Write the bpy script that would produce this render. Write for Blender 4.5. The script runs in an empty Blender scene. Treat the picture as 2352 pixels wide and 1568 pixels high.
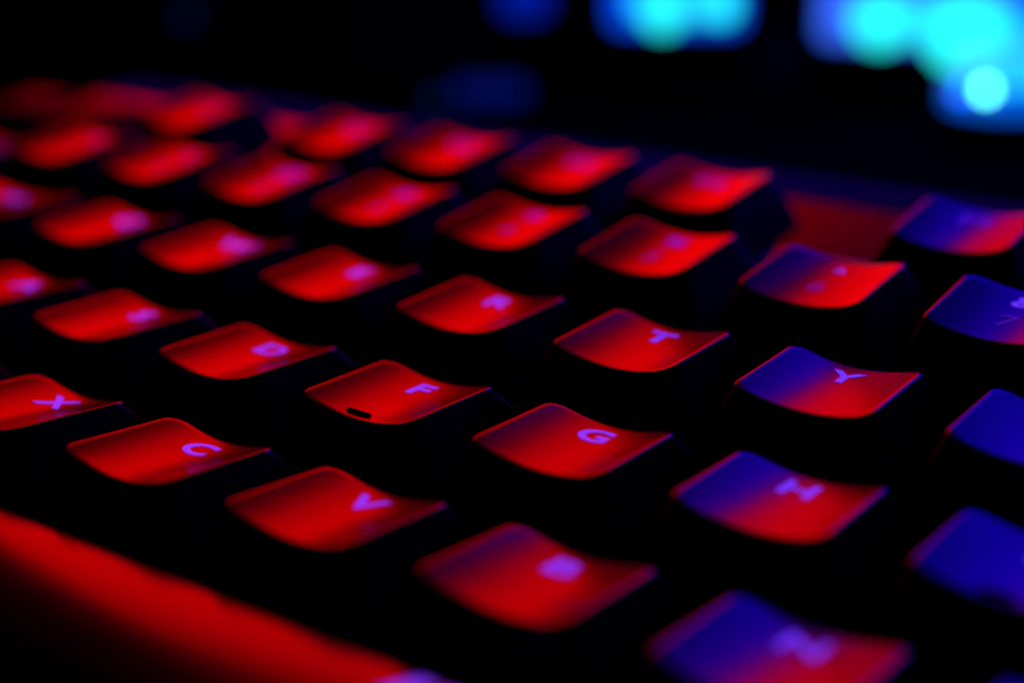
import bpy, bmesh, math, random
from mathutils import Vector, Matrix

random.seed(4)
S = bpy.context.scene
COL = S.collection
MM = 0.001
U = 19.05                      # key pitch in mm
TILT = math.radians(7.0)       # the keyboard stands on its rear feet
KB_LIFT = 0.022                # height of its local origin over the desk
RX = Matrix.Rotation(TILT, 3, 'X')

def kb2w(x, y, z):
    """keyboard millimetres -> world metres"""
    return RX @ Vector((x * MM, y * MM, z * MM)) + Vector((0, 0, KB_LIFT))

# ------------------------------------------------------------------ camera
cam_el, cam_az, cam_roll = 0.431, 0.653, -0.081
ca, sa, ce, se = math.cos(cam_az), math.sin(cam_az), math.cos(cam_el), math.sin(cam_el)
fwd = Vector((-sa * ce, ca * ce, -se))
r0 = Vector((ca, sa, 0.0))
u0 = r0.cross(fwd)
right = r0 * math.cos(cam_roll) + u0 * math.sin(cam_roll)
up = -r0 * math.sin(cam_roll) + u0 * math.cos(cam_roll)
fwd, right, up = RX @ fwd, RX @ right, RX @ up
CAM = kb2w(183.605, -72.754, 68.772)
cd = bpy.data.cameras.new('camera')
cam = bpy.data.objects.new('camera', cd)
COL.objects.link(cam)
m = Matrix((right, up, -fwd)).transposed().to_4x4()
m.translation = CAM
cam.matrix_world = m
cd.sensor_width = 36.0
cd.lens = 36.0 * 3488.8 / 2352.0
cd.clip_start = 0.005
cd.clip_end = 20.0
cd.dof.use_dof = True
cd.dof.focus_distance = 0.1355
cd.dof.aperture_fstop = 9.0
S.camera = cam

# ------------------------------------------------------------------ world
w = bpy.data.worlds.new('World')
S.world = w
w.use_nodes = True
bg = w.node_tree.nodes['Background']
bg.inputs[0].default_value = (0.35, 0.0, 1.0, 1)
bg.inputs[1].default_value = 0.004

# ------------------------------------------------------------------ view
S.view_settings.view_transform = 'Standard'
S.view_settings.look = 'None'
S.view_settings.exposure = 0.0
S.view_settings.gamma = 1.0
S.view_settings.use_curve_mapping = False

# ------------------------------------------------------------------ lamps
TARGET = kb2w(6.5 * U, 1.5 * U, 8)

def area_lamp(name, az, el, dist, w_, h_, colour, power, roll=0):
    """a soft lamp seen from the keys at an azimuth (left of straight back) and elevation"""
    a, e = math.radians(az), math.radians(el)
    d = Vector((-math.sin(a) * math.cos(e), math.cos(a) * math.cos(e), math.sin(e)))
    l = bpy.data.lights.new(name, 'AREA')
    l.shape = 'RECTANGLE'
    l.size, l.size_y = w_, h_
    l.color = colour
    l.energy = power
    o = bpy.data.objects.new(name, l)
    COL.objects.link(o)
    o.location = TARGET + d * dist
    o.rotation_euler = (Matrix.Rotation(math.radians(roll), 3, d) @ (-d).to_track_quat('-Z', 'Y').to_matrix()).to_euler()
    return o

area_lamp('red_lamp', 41, 19.5, 0.52, 0.35, 0.225, (1.0, 0.0, 0.0), 0.96, 8)
area_lamp('blue_lamp', 0.6, 18, 0.52, 0.32, 0.20, (0.01, 0.0, 1.0), 0.68, 18)

# ------------------------------------------------------------------ materials
def mat(name, base, rough=0.5, metal=0.0, bump=0.0, scale=900.0, emit=None, estr=0.0, rvar=0.0, spec=0.5):
    m = bpy.data.materials.new(name)
    m.use_nodes = True
    nt = m.node_tree
    b = nt.nodes['Principled BSDF']
    b.inputs['Base Color'].default_value = (*base, 1)
    b.inputs['Roughness'].default_value = rough
    b.inputs['Metallic'].default_value = metal
    b.inputs['Specular IOR Level'].default_value = spec
    if emit:
        b.inputs['Emission Color'].default_value = (*emit, 1)
        b.inputs['Emission Strength'].default_value = estr
    tc = nt.nodes.new('ShaderNodeTexCoord')
    if bump or rvar:
        n = nt.nodes.new('ShaderNodeTexNoise')
        n.inputs['Scale'].default_value = scale
        n.inputs['Detail'].default_value = 4
        nt.links.new(tc.outputs['Object'], n.inputs['Vector'])
        if bump:
            bm_ = nt.nodes.new('ShaderNodeBump')
            bm_.inputs['Strength'].default_value = bump
            bm_.inputs['Distance'].default_value = 0.00005
            nt.links.new(n.outputs['Fac'], bm_.inputs['Height'])
            nt.links.new(bm_.outputs['Normal'], b.inputs['Normal'])
        if rvar:
            n2 = nt.nodes.new('ShaderNodeTexNoise')
            n2.inputs['Scale'].default_value = 160
            n2.inputs['Detail'].default_value = 3
            nt.links.new(tc.outputs['Object'], n2.inputs['Vector'])
            mr = nt.nodes.new('ShaderNodeMapRange')
            mr.inputs['To Min'].default_value = rough - rvar
            mr.inputs['To Max'].default_value = rough + rvar
            nt.links.new(n2.outputs['Fac'], mr.inputs['Value'])
            nt.links.new(mr.outputs['Result'], b.inputs['Roughness'])
    return m

M_CAP = mat('black_keycap_plastic', (0.008, 0.008, 0.008), 0.25, bump=0.015, scale=4000, rvar=0.01)
M_SKIRT = mat('matt_keycap_side', (0.008, 0.008, 0.009), 0.55, bump=0.1, scale=4000, spec=0.15)
M_CASE = mat('black_case_plastic', (0.015, 0.015, 0.015), 0.45, bump=0.3, scale=3000)
M_PLATE = mat('brushed_black_plate', (0.012, 0.012, 0.012), 0.30, bump=0.05, scale=2500)
M_LEGEND = mat('backlit_legend', (0.05, 0.03, 0.2), 0.35, emit=(0.12, 0.032, 1.0), estr=0.95, spec=0.2)
M_LEGEND_FAR = mat('weak_backlit_legend', (0.04, 0.02, 0.15), 0.35, emit=(0.10, 0.012, 1.0), estr=0.42, spec=0.2)
M_LEGEND_DIM = mat('dim_backlit_legend', (0.04, 0.03, 0.1), 0.35, emit=(0.12, 0.02, 1.0), estr=0.16)
M_GLOSS = mat('glossy_black_bezel', (0.008, 0.008, 0.008), 0.24, bump=0.02, scale=2500, spec=0.8)
M_RUBBER = mat('black_rubber', (0.01, 0.01, 0.01), 0.9)
M_SWITCH = mat('black_switch_plastic', (0.02, 0.02, 0.02), 0.35)
M_SWLED = mat('switch_led', (0.1, 0.1, 0.2), 0.3, emit=(0.02, 0.05, 1.0), estr=0.5)
M_LEDGE = mat('blue_glow_ledge', (0.02, 0.003, 0.42), 0.8, bump=0.2, scale=1500, spec=0.0)  # reflected blue glow put into the ledge's base colour
M_DESK = mat('blue_glow_desk', (0.0002, 0.001, 0.012), 0.8, bump=0.3, scale=700, spec=0.0)  # blue glow put into the dark desk's colour, red light left out
M_WALL = mat('dark_painted_wall', (0.02, 0.02, 0.022), 0.9, bump=0.4, scale=120)
M_BEZEL = mat('matt_black_plastic', (0.0006, 0.001, 0.006), 0.8, bump=0.2, scale=900, spec=0.0)

# ------------------------------------------------------------------ object helpers
def link_mesh(name, bm, material, parent=None, smooth=True):
    me = bpy.data.meshes.new(name)
    bm.to_mesh(me)
    bm.free()
    if material:
        me.materials.append(material)
    if smooth:
        for p in me.polygons:
            p.use_smooth = True
    o = bpy.data.objects.new(name, me)
    COL.objects.link(o)
    if parent:
        o.parent = parent
    return o

def empty(name, label, cat, loc=(0, 0, 0), rot=(0, 0, 0), group=None):
    o = bpy.data.objects.new(name, None)
    COL.objects.link(o)
    o.location = loc
    o.rotation_euler = rot
    o.empty_display_size = 0.02
    o['label'] = label
    o['category'] = cat
    if group:
        o['group'] = group
    return o

def box_bm(x0, x1, y0, y1, z0, z1, bev=0.0, seg=3, sc=1.0):
    bm = bmesh.new()
    vs = [bm.verts.new((x * sc, y * sc, z * sc)) for x in (x0, x1) for y in (y0, y1) for z in (z0, z1)]
    for f in ((0, 1, 3, 2), (4, 6, 7, 5), (0, 4, 5, 1), (2, 3, 7, 6), (0, 2, 6, 4), (1, 5, 7, 3)):
        bm.faces.new([vs[i] for i in f])
    bmesh.ops.recalc_face_normals(bm, faces=bm.faces)
    if bev:
        bmesh.ops.bevel(bm, geom=bm.edges[:], offset=bev * sc, segments=seg, affect='EDGES', profile=0.5)
    return bm

def cyl_bm(r, h, n=32, bev=0.0, centre=(0, 0, 0)):
    bm = bmesh.new()
    bmesh.ops.create_cone(bm, cap_ends=True, segments=n, radius1=r, radius2=r, depth=h)
    bmesh.ops.translate(bm, verts=bm.verts, vec=Vector(centre) + Vector((0, 0, h / 2)))
    if bev:
        es = [e for e in bm.edges if abs(e.verts[0].co.z - e.verts[1].co.z) < 1e-7]
        bmesh.ops.bevel(bm, geom=es, offset=bev, segments=3, affect='EDGES')
    return bm

# ------------------------------------------------------------------ keycap shapes
# per row: centre y in units, height of the top's front and back corners over the plate zero (mm)
ROWS = {
    'bottom': (-1.0, 10.6, 7.9),
    'zxc': (0.0, 10.205, 7.571),
    'asd': (1.0, 8.989, 7.106),
    'qwe': (2.0, 8.822, 7.611),
    'num': (3.0, 9.404, 9.247),
    'fun': (4.16, 8.15, 8.25),
    'macro_num': (3.0, 5.6, 5.4),
    'macro_fun': (4.16, 4.6, 4.6),
}
SCOOP = 1.0
TOP_A, TOP_B = 6.30, 6.25      # half width / half depth of a 1u top
BASE_H = 9.05                  # half width of a 1u skirt
RCORN = 1.55

def rrect(a, b, r, nc=7, ns=8):
    """rounded rectangle outline, counter-clockwise, always the same number of points"""
    pts = []
    cs = [(a - r, b - r, 0), (-a + r, b - r, 90), (-a + r, -b + r, 180), (a - r, -b + r, 270)]
    for i, (cx, cy, st) in enumerate(cs):
        for k in range(nc + 1):
            t = math.radians(st + 90 * k / nc)
            pts.append((cx + r * math.cos(t), cy + r * math.sin(t)))
        nx, ny, nst = cs[(i + 1) % 4]
        t0, t1 = math.radians(st + 90), math.radians(nst)
        p0 = (cx + r * math.cos(t0), cy + r * math.sin(t0))
        p1 = (nx + r * math.cos(t1), ny + r * math.sin(t1))
        for k in range(1, ns):
            f = k / ns
            pts.append((p0[0] + (p1[0] - p0[0]) * f, p0[1] + (p1[1] - p0[1]) * f))
    return pts

def top_fn(row, width, convex=False):
    yc, zf, zb = ROWS[row]
    a = TOP_A + (width - 1) * U / 2
    slope = (zb - zf) / (2 * 5.82)
    zm = (zf + zb) / 2
    def f(x, y):
        if convex:
            return zm + slope * y * 0.4 - 0.8 * (y / TOP_B) ** 2
        e = min(1.0, abs(x) / a)
        return zm + slope * y + SCOOP * (e * e / (0.93 ** 2) - 1)
    return f

def keycap_bm(row, width, convex=False):
    f = top_fn(row, width, convex)
    dx = (width - 1) * U / 2
    a, b = TOP_A + dx, TOP_B
    ha, hb = BASE_H + dx, BASE_H
    bm = bmesh.new()
    rings = []
    # skirt
    for t in (0.0, 0.06, 0.3, 0.6, 0.85, 1.0):
        bulge = 0.30 * math.sin(math.pi * t)
        aa = ha + (a + 0.32 - ha) * t + bulge
        bb = hb + (b + 0.32 - hb) * t + bulge
        rr = 0.9 + (RCORN + 0.25 - 0.9) * t
        ring = []
        for (x, y) in rrect(aa, bb, rr):
            xt = max(-a, min(a, x * a / aa)); yt = max(-b, min(b, y * b / bb))
            zt = f(xt, yt) - 0.45
            ring.append(bm.verts.new((x * MM, y * MM, (1.0 + (zt - 1.0) * t) * MM)))
        rings.append(ring)
    # rolled edge
    for k in range(1, 6):
        th = math.radians(90 * k / 5)
        ins = 0.42 * (1 - math.cos(th))
        dz = -0.45 + 0.42 * math.sin(th)
        aa, bb = a + 0.32 - ins, b + 0.32 - ins
        ring = [bm.verts.new((x * MM, y * MM, (f(max(-a, min(a, x)), max(-b, min(b, y))) + dz) * MM))
                for (x, y) in rrect(aa, bb, RCORN + 0.25 - ins * 0.8)]
        rings.append(ring)
    # dished top
    for s in (0.97, 0.93, 0.87, 0.78, 0.68, 0.57, 0.46, 0.35, 0.24, 0.13):
        ring = []
        aa, bb = a - 0.1, b - 0.1
        for (x, y) in rrect(aa, bb, RCORN + 0.1 - 0.2):
            ring.append(bm.verts.new((x * s * MM, y * s * MM, f(x * s, y * s) * MM)))
        rings.append(ring)
    n = len(rings[0])
    for i in range(len(rings) - 1):
        for j in range(n):
            fc = bm.faces.new((rings[i][j], rings[i][(j + 1) % n], rings[i + 1][(j + 1) % n], rings[i + 1][j]))
            fc.material_index = 1 if i < 5 else 0
    c = bm.verts.new((0, 0, f(0, 0) * MM))
    for j in range(n):
        bm.faces.new((rings[-1][j], rings[-1][(j + 1) % n], c))
    # hollow underside
    c2 = bm.verts.new((0, 0, 4.5 * MM))
    inner = [bm.verts.new((v.co.x * 0.86, v.co.y * 0.86, 1.0 * MM)) for v in rings[0]]
    roof = [bm.verts.new((v.co.x * 0.72, v.co.y * 0.72, 4.5 * MM)) for v in rings[0]]
    for j in range(n):
        k = (j + 1) % n
        bm.faces.new((rings[0][k], rings[0][j], inner[j], inner[k]))
        bm.faces.new((inner[k], inner[j], roof[j], roof[k]))
        bm.faces.new((roof[k], roof[j], c2)).material_index = 1
    bmesh.ops.recalc_face_normals(bm, faces=bm.faces)
    return bm

def legend_bm(text, size, f, cx, cy, sx=1.18, weight=0.032, lift=0.035):
    """lettering laid on the dished top: cap height = size mm, centred at (cx, cy)"""
    cu = bpy.data.curves.new('t', 'FONT')
    cu.body = text
    cu.align_x = 'CENTER'
    cu.size = 1.0
    cu.offset = weight
    cu.space_character = 1.12
    cu.resolution_u = 6
    ob = bpy.data.objects.new('t', cu)
    COL.objects.link(ob)
    bpy.context.view_layer.update()
    me = bpy.data.meshes.new_from_object(ob.evaluated_get(bpy.context.evaluated_depsgraph_get()))
    bpy.data.objects.remove(ob)
    bpy.data.curves.remove(cu)
    bm = bmesh.new()
    bm.from_mesh(me)
    bpy.data.meshes.remove(me)
    k = size / 0.73
    xs = [v.co.x for v in bm.verts]
    ys = [v.co.y for v in bm.verts]
    mx, my = (min(xs) + max(xs)) / 2, (min(ys) + max(ys)) / 2
    for v in bm.verts:
        v.co = Vector(((v.co.x - mx) * k * sx + cx, (v.co.y - my) * k + cy, 0))
    x0, x1 = min(v.co.x for v in bm.verts), max(v.co.x for v in bm.verts)
    x = math.floor(x0 / 0.5) * 0.5
    while x < x1:
        bmesh.ops.bisect_plane(bm, geom=bm.verts[:] + bm.edges[:] + bm.faces[:], plane_co=(x, 0, 0), plane_no=(1, 0, 0))
        x += 0.5
    for v in bm.verts:
        v.co = Vector((v.co.x * MM, v.co.y * MM, (f(v.co.x, v.co.y) + lift) * MM))
    for fc in bm.faces:
        if fc.normal.z < 0:
            fc.normal_flip()
    return bm

def ring_tag(bm_list):
    """join several bmeshes"""
    out = bmesh.new()
    for b in bm_list:
        me = bpy.data.meshes.new('j')
        b.to_mesh(me)
        b.free()
        out.from_mesh(me)
        bpy.data.meshes.remove(me)
    return out

# ------------------------------------------------------------------ the setting
desk = link_mesh('desk', box_bm(-1.6, 1.5, -0.45, 0.78, -0.03, 0.0, 0.003), M_DESK, smooth=False)
desk['kind'] = 'structure'
wall = link_mesh('wall', box_bm(-3.0, 3.0, 1.75, 1.80, -0.9, 2.0), M_WALL, smooth=False)
wall['kind'] = 'structure'
floor = link_mesh('floor', box_bm(-3.0, 3.0, -1.5, 1.75, -0.95, -0.9), M_WALL, smooth=False)
floor['kind'] = 'structure'

# ------------------------------------------------------------------ keyboard
kb = empty('keyboard', 'black mechanical keyboard with dished keycaps and glowing violet legends',
           'keyboard', (0, 0, KB_LIFT), (TILT, 0, 0))
X0, X1 = -2.2, 19.0
case = link_mesh('case', box_bm(X0 * U, X1 * U, -1.78 * U, 5.33 * U, -18, -3.4, 1.2, 3, MM), M_CASE, kb)
plate = link_mesh('top_plate', box_bm(X0 * U + 1.5, X1 * U - 1.5, -1.72 * U, 4.64 * U, -3.39, -2.6, 0.3, 2, MM), M_PLATE, kb)
bz = box_bm(X0 * U + 1.5, X1 * U - 1.5, 4.645 * U, 5.325 * U, -3.39, -2.5, 0.0, 2, MM)
for v in bz.verts:
    if v.co.z > -3 * MM and v.co.y > 5 * U * MM:
        v.co.z = -0.95 * MM
link_mesh('rear_bezel', bz, M_GLOSS, kb, smooth=False)
lb = box_bm(X0 * U, X1 * U, 5.34 * U, 6.45 * U, -18, -1.1, 0.0, 3, MM)
es = [e for e in lb.edges if all(v.co.y > 6.4 * U * MM and v.co.z > -4 * MM for v in e.verts)]
bmesh.ops.bevel(lb, geom=es, offset=15 * MM, segments=10, affect='EDGES', profile=0.5)
link_mesh('rear_ledge', lb, M_LEDGE, kb, smooth=False)
for fx in (0.0, 17.0):
    link_mesh('foot', box_bm(fx * U, fx * U + 22, 4.3 * U, 5.3 * U, -33.5, -18, 1.0, 2, MM), M_RUBBER, kb)

NUMSYM = {'1': '!', '2': '@', '3': '#', '4': '$', '5': '%', '6': '^', '7': '&', '8': '*', '9': '(', '0': ')', '`': '~'}
keys = []   # (text, row, left edge, width)
for i, c in enumerate('`1234567890'):
    keys.append((c, 'num', i, 1))
for i, c in enumerate('QWERTYUIO'):
    keys.append((c, 'qwe', 1.5 + i, 1))
for i, c in enumerate('ASDFGHJKL'):
    keys.append((c, 'asd', 1.75 + i, 1))
for i, c in enumerate('ZXCVBNM,'):
    keys.append((c, 'zxc', 2.25 + i, 1))
for i in range(4):
    keys.append(('F%d' % (i + 1), 'fun', 1.63 + i, 1))
for i in range(3):
    keys.append(('F%d' % (i + 5), 'fun', 6.35 + i, 1))
keys += [('Esc', 'fun', 0.1, 1), ('Tab', 'qwe', 0, 1.5), ('Caps', 'asd', 0, 1.75), ('Shift', 'zxc', 0, 2.25),
         ('Ctrl', 'bottom', 0, 1.25), ('Win', 'bottom', 1.25, 1.25), ('Alt', 'bottom', 2.5, 1.25), ('', 'bottom', 3.75, 6.25)]
for j, row in enumerate(('macro_num', 'macro_fun')):
    keys.append(('M%d' % (j + 1), row, -1.25, 1))
    keys.append(('M%d' % (j + 3), row, -2.05, 0.8))

cap_mesh = {}
sw_mesh = None
for (text, row, left, width) in keys:
    convex = (text == '' and row == 'bottom')
    yc = ROWS[row][0]
    cx = (left + width / 2) * U
    key = (row, width)
    if key not in cap_mesh:
        o = link_mesh('keycap', keycap_bm(row, width, convex), M_CAP, kb)
        o.data.materials.append(M_SKIRT)
        cap_mesh[key] = o.data
    else:
        o = bpy.data.objects.new('keycap', cap_mesh[key])
        COL.objects.link(o)
        o.parent = kb
    o.location = (cx * MM, yc * U * MM, 0)
    f = top_fn(row, width, convex)
    if convex:
        o.name = 'space_bar'
        # small slanted mark in the middle of the bar
        bms = []
        for k in range(3):
            b = bmesh.new()
            x0 = -3.6 + k * 2.6
            p = [(x0, 2.6), (x0 + 1.7, 2.6), (x0 + 2.5, 6.0), (x0 + 0.8, 6.0)]
            n = 8
            prev = None
            for i in range(n + 1):
                t = i / n
                l = (p[0][0] + (p[3][0] - p[0][0]) * t, p[0][1] + (p[3][1] - p[0][1]) * t)
                r = (p[1][0] + (p[2][0] - p[1][0]) * t, p[1][1] + (p[2][1] - p[1][1]) * t)
                cur = [b.verts.new((q[0] * MM, q[1] * MM, (f(q[0], q[1]) + 0.035) * MM)) for q in (l, r)]
                if prev:
                    b.faces.new((prev[0], prev[1], cur[1], cur[0]))
                prev = cur
            bms.append(b)
        link_mesh('emblem', ring_tag(bms), M_LEGEND, o)
        o['label'] = 'long space bar'
    elif text in NUMSYM:
        link_mesh('legend', legend_bm(NUMSYM[text], 2.5 if text != '6' else 1.7, f, 0.3, 3.6, 1.15, 0.03), M_LEGEND if text in '678' else M_LEGEND_FAR, o)
        link_mesh('number_legend', legend_bm(text, 2.6, f, 0.0, -1.2, 1.15, 0.012), M_LEGEND_DIM, o)
        o['label'] = 'number key %s' % text if text.isdigit() else 'key left of number one'
    elif len(text) == 1:
        link_mesh('legend', legend_bm(text, 2.75, f, 0.0, 3.2), M_LEGEND, o)
        o['label'] = 'letter key %s' % text if text.isalpha() else 'comma key'
        if text in 'FJ':
            hb = bmesh.new()
            bmesh.ops.create_uvsphere(hb, u_segments=20, v_segments=10, radius=1.0)
            for v in hb.verts:
                xx = v.co.x * 0.28 + (1.1 if v.co.x > 0 else -1.1 if v.co.x < 0 else 0) - 0.35
                yy = v.co.y * 0.27 - 5.1
                v.co = Vector((xx * MM, yy * MM, (f(xx, yy) + v.co.z * 0.30) * MM))
            link_mesh('homing_bar', hb, M_RUBBER, o)
    else:
        sz = 2.4 if text[0] == 'F' or text[0] == 'M' else 2.0
        link_mesh('legend', legend_bm(text, sz, f, 0.0 if width <= 1 else 2.0, 2.8, 1.1), M_LEGEND_DIM if text == 'Esc' else M_LEGEND_FAR if row in ('fun', 'macro_num', 'macro_fun') else M_LEGEND, o)
        o['label'] = '%s key' % {'Caps': 'caps lock', 'Win': 'system', 'Ctrl': 'control'}.get(text, text.lower() if text[0] not in 'FM' else text)
    # switch under the cap
    if sw_mesh is None:
        s_ = link_mesh('key_switch', box_bm(-7, 7, -7, 7, -2.6, 2.8, 0.8, 2, MM), M_SWITCH, kb)
        sw_mesh = s_.data
        l_ = link_mesh('led', cyl_bm(1.5 * MM, 1.6 * MM, 20, 0.3 * MM, (0, 5.0 * MM, 2.6 * MM)), M_SWLED, s_)
        led_mesh = l_.data
    else:
        s_ = bpy.data.objects.new('key_switch', sw_mesh)
        COL.objects.link(s_)
        s_.parent = kb
        l_ = bpy.data.objects.new('led', led_mesh)
        COL.objects.link(l_)
        l_.parent = s_
    s_.location = (cx * MM, yc * U * MM, 0)

# ------------------------------------------------------------------ glowing things behind the keyboard
M_GLOW = mat('blue_light_panel', (0.1, 0.1, 0.2), 0.4, emit=(0.0, 0.07, 1.0), estr=1.1)
M_GLOWV = mat('violet_light_panel', (0.1, 0.1, 0.2), 0.4, emit=(0.035, 0.13, 1.0), estr=1.15)
M_STRIP = mat('dim_blue_strip', (0.05, 0.05, 0.1), 0.4, emit=(0.0, 0.03, 1.0), estr=0.33)
M_CYANP = mat('cyan_light_panel', (0.1, 0.1, 0.2), 0.4, emit=(0.02, 0.68, 1.0), estr=0.95)
M_CYAN = mat('cyan_led', (0.1, 0.2, 0.2), 0.4, emit=(0.02, 1.0, 1.0), estr=1.35)
M_BRIGHT = mat('bright_cyan_led', (0.1, 0.2, 0.2), 0.4, emit=(0.12, 1.0, 0.7), estr=11)
M_BLUELED = mat('blue_led', (0.1, 0.1, 0.2), 0.4, emit=(0.0, 0.12, 1.0), estr=7)
M_BLUERING = mat('blue_glow_ring', (0.05, 0.05, 0.1), 0.4, emit=(0.0, 0.13, 1.0), estr=0.9)
M_DIMGLOW = mat('dim_reflected_glow', (0.02, 0.02, 0.05), 0.5, emit=(0.0, 0.04, 1.0), estr=0.12)  # emission standing in for speaker glow reflected low over the desk
M_FAINT = mat('faint_blue_led', (0.05, 0.05, 0.1), 0.4, emit=(0.0, 0.12, 1.0), estr=0.10)

def rrect_panel_bm(x0, x1, z0, z1, y0, th, r, n=8):
    """rounded panel standing in the x-z plane, th thick towards -y"""
    bm = bmesh.new()
    cx, cz = (x0 + x1) / 2, (z0 + z1) / 2
    pts = rrect((x1 - x0) / 2, (z1 - z0) / 2, r, n, 2)
    fr = [bm.verts.new((cx + x, y0 - th, cz + z)) for x, z in pts]
    bk = [bm.verts.new((cx + x, y0, cz + z)) for x, z in pts]
    bm.faces.new(fr)
    bm.faces.new(bk[::-1])
    k = len(pts)
    for j in range(k):
        bm.faces.new((fr[j], bk[j], bk[(j + 1) % k], fr[(j + 1) % k]))
    bmesh.ops.recalc_face_normals(bm, faces=bm.faces)
    return bm

def disc_led(parent, x, z, y, r, m, name='led'):
    bm = cyl_bm(r, 0.0012, 28)
    bmesh.ops.rotate(bm, verts=bm.verts, matrix=Matrix.Rotation(math.radians(90), 3, 'X'))
    bmesh.ops.translate(bm, verts=bm.verts, vec=(x, y, z))
    return link_mesh(name, bm, m, parent, smooth=False)

def speaker(label, loc, az, panels, leds, x0, x1):
    t = empty('desk_speaker', label, 'speaker', loc, (0, 0, math.radians(az)), 'glowing speakers on the desk behind the keyboard')
    link_mesh('cabinet', box_bm(x0, x1, 0.0, 0.05, 0.005, 0.058, 0.004, 3), M_BEZEL, t)
    link_mesh('base', box_bm(x0 + 0.006, x1 - 0.006, 0.004, 0.046, 0.0, 0.0049, 0.001, 2), M_RUBBER, t)
    for (a, b, c, d, mm_) in panels:
        y0 = -0.001 if mm_ is M_CYANP else 0.0
        link_mesh('glow_panel', rrect_panel_bm(a, b, c, d, y0, 0.001, 0.004), mm_, t, smooth=False)
    for (x, z, r, mm_) in leds:
        disc_led(t, x, z, -0.0021, r, mm_)
    return t

speaker('black speaker with a dim blue strip and a blue panel with two cyan lights', (-0.0533, 0.3137, 0), 31,
        [(-0.0415, -0.0265, 0.0245, 0.050, M_STRIP), (-0.0085, 0.0310, 0.0215, 0.052, M_GLOW), (-0.0025, 0.0285, 0.0245, 0.046, M_CYANP)],
        [(0.0070, 0.0262, 0.0054, M_CYAN), (0.0240, 0.0285, 0.0042, M_CYAN), (0.0075, 0.040, 0.0048, M_CYAN)], -0.044, 0.0335)
speaker('black speaker with a wide violet blue panel and two large cyan lights', (0.0297, 0.3423, 0), 20,
        [(-0.0350, 0.0380, 0.0195, 0.052, M_GLOWV), (-0.0255, 0.0345, 0.0212, 0.0325, M_CYANP)],
        [(-0.0175, 0.0262, 0.0075, M_CYAN), (0.0055, 0.0235, 0.0105, M_CYAN), (0.0240, 0.0330, 0.0060, M_GLOW)], -0.0385, 0.0415)

dial = empty('volume_dial', 'small round desk dial with one bright cyan light, in front of the right speaker', 'dial',
             (0.070, 0.3029, 0), (0, 0, math.radians(16.5)))
DC = (-0.0095, 0.0165, 0)
link_mesh('dial_body', cyl_bm(0.0150, 0.0092, 48, 0.0008, DC), M_BEZEL, dial)
link_mesh('glow_ring', cyl_bm(0.0142, 0.0058, 48, 0.0005, (DC[0], DC[1], 0.0093)), M_BLUERING, dial)
link_mesh('knob', cyl_bm(0.0118, 0.0075, 48, 0.001, (DC[0], DC[1], 0.0152)), M_CYANP, dial)
disc_led(dial, -0.0131, 0.0158, 0.0015, 0.0014, M_BRIGHT)
disc_led(dial, -0.0189, 0.0149, 0.0012, 0.0011, M_BLUELED)

hub = empty('usb_hub', 'small black box with one faint blue light, left of the speakers', 'usb hub',
            (-0.075, 0.2504, 0), (0, 0, math.radians(38)))
link_mesh('housing', box_bm(-0.03, 0.022, 0.0, 0.03, 0.0, 0.014, 0.002, 2), M_BEZEL, hub)
link_mesh('glow_panel', rrect_panel_bm(0.001, 0.021, 0.0065, 0.0125, 0.0, 0.0006, 0.002), M_DIMGLOW, hub, smooth=False)  # added surface, glows in place of the reflected speaker light
disc_led(hub, -0.0046, 0.0073, 0.0, 0.0020, M_FAINT)
router = empty('router', 'black box with a very faint blue light, far left behind the keyboard', 'router',
               (-0.1821, 0.2604, 0), (0, 0, math.radians(47)))
link_mesh('housing', box_bm(-0.07, 0.05, 0.0, 0.09, 0.0, 0.032, 0.003, 2), M_BEZEL, router)
disc_led(router, -0.0054, 0.0215, 0.0, 0.0018, M_FAINT)
disc_led(router, -0.0011, 0.0265, 0.0, 0.0008, M_FAINT)
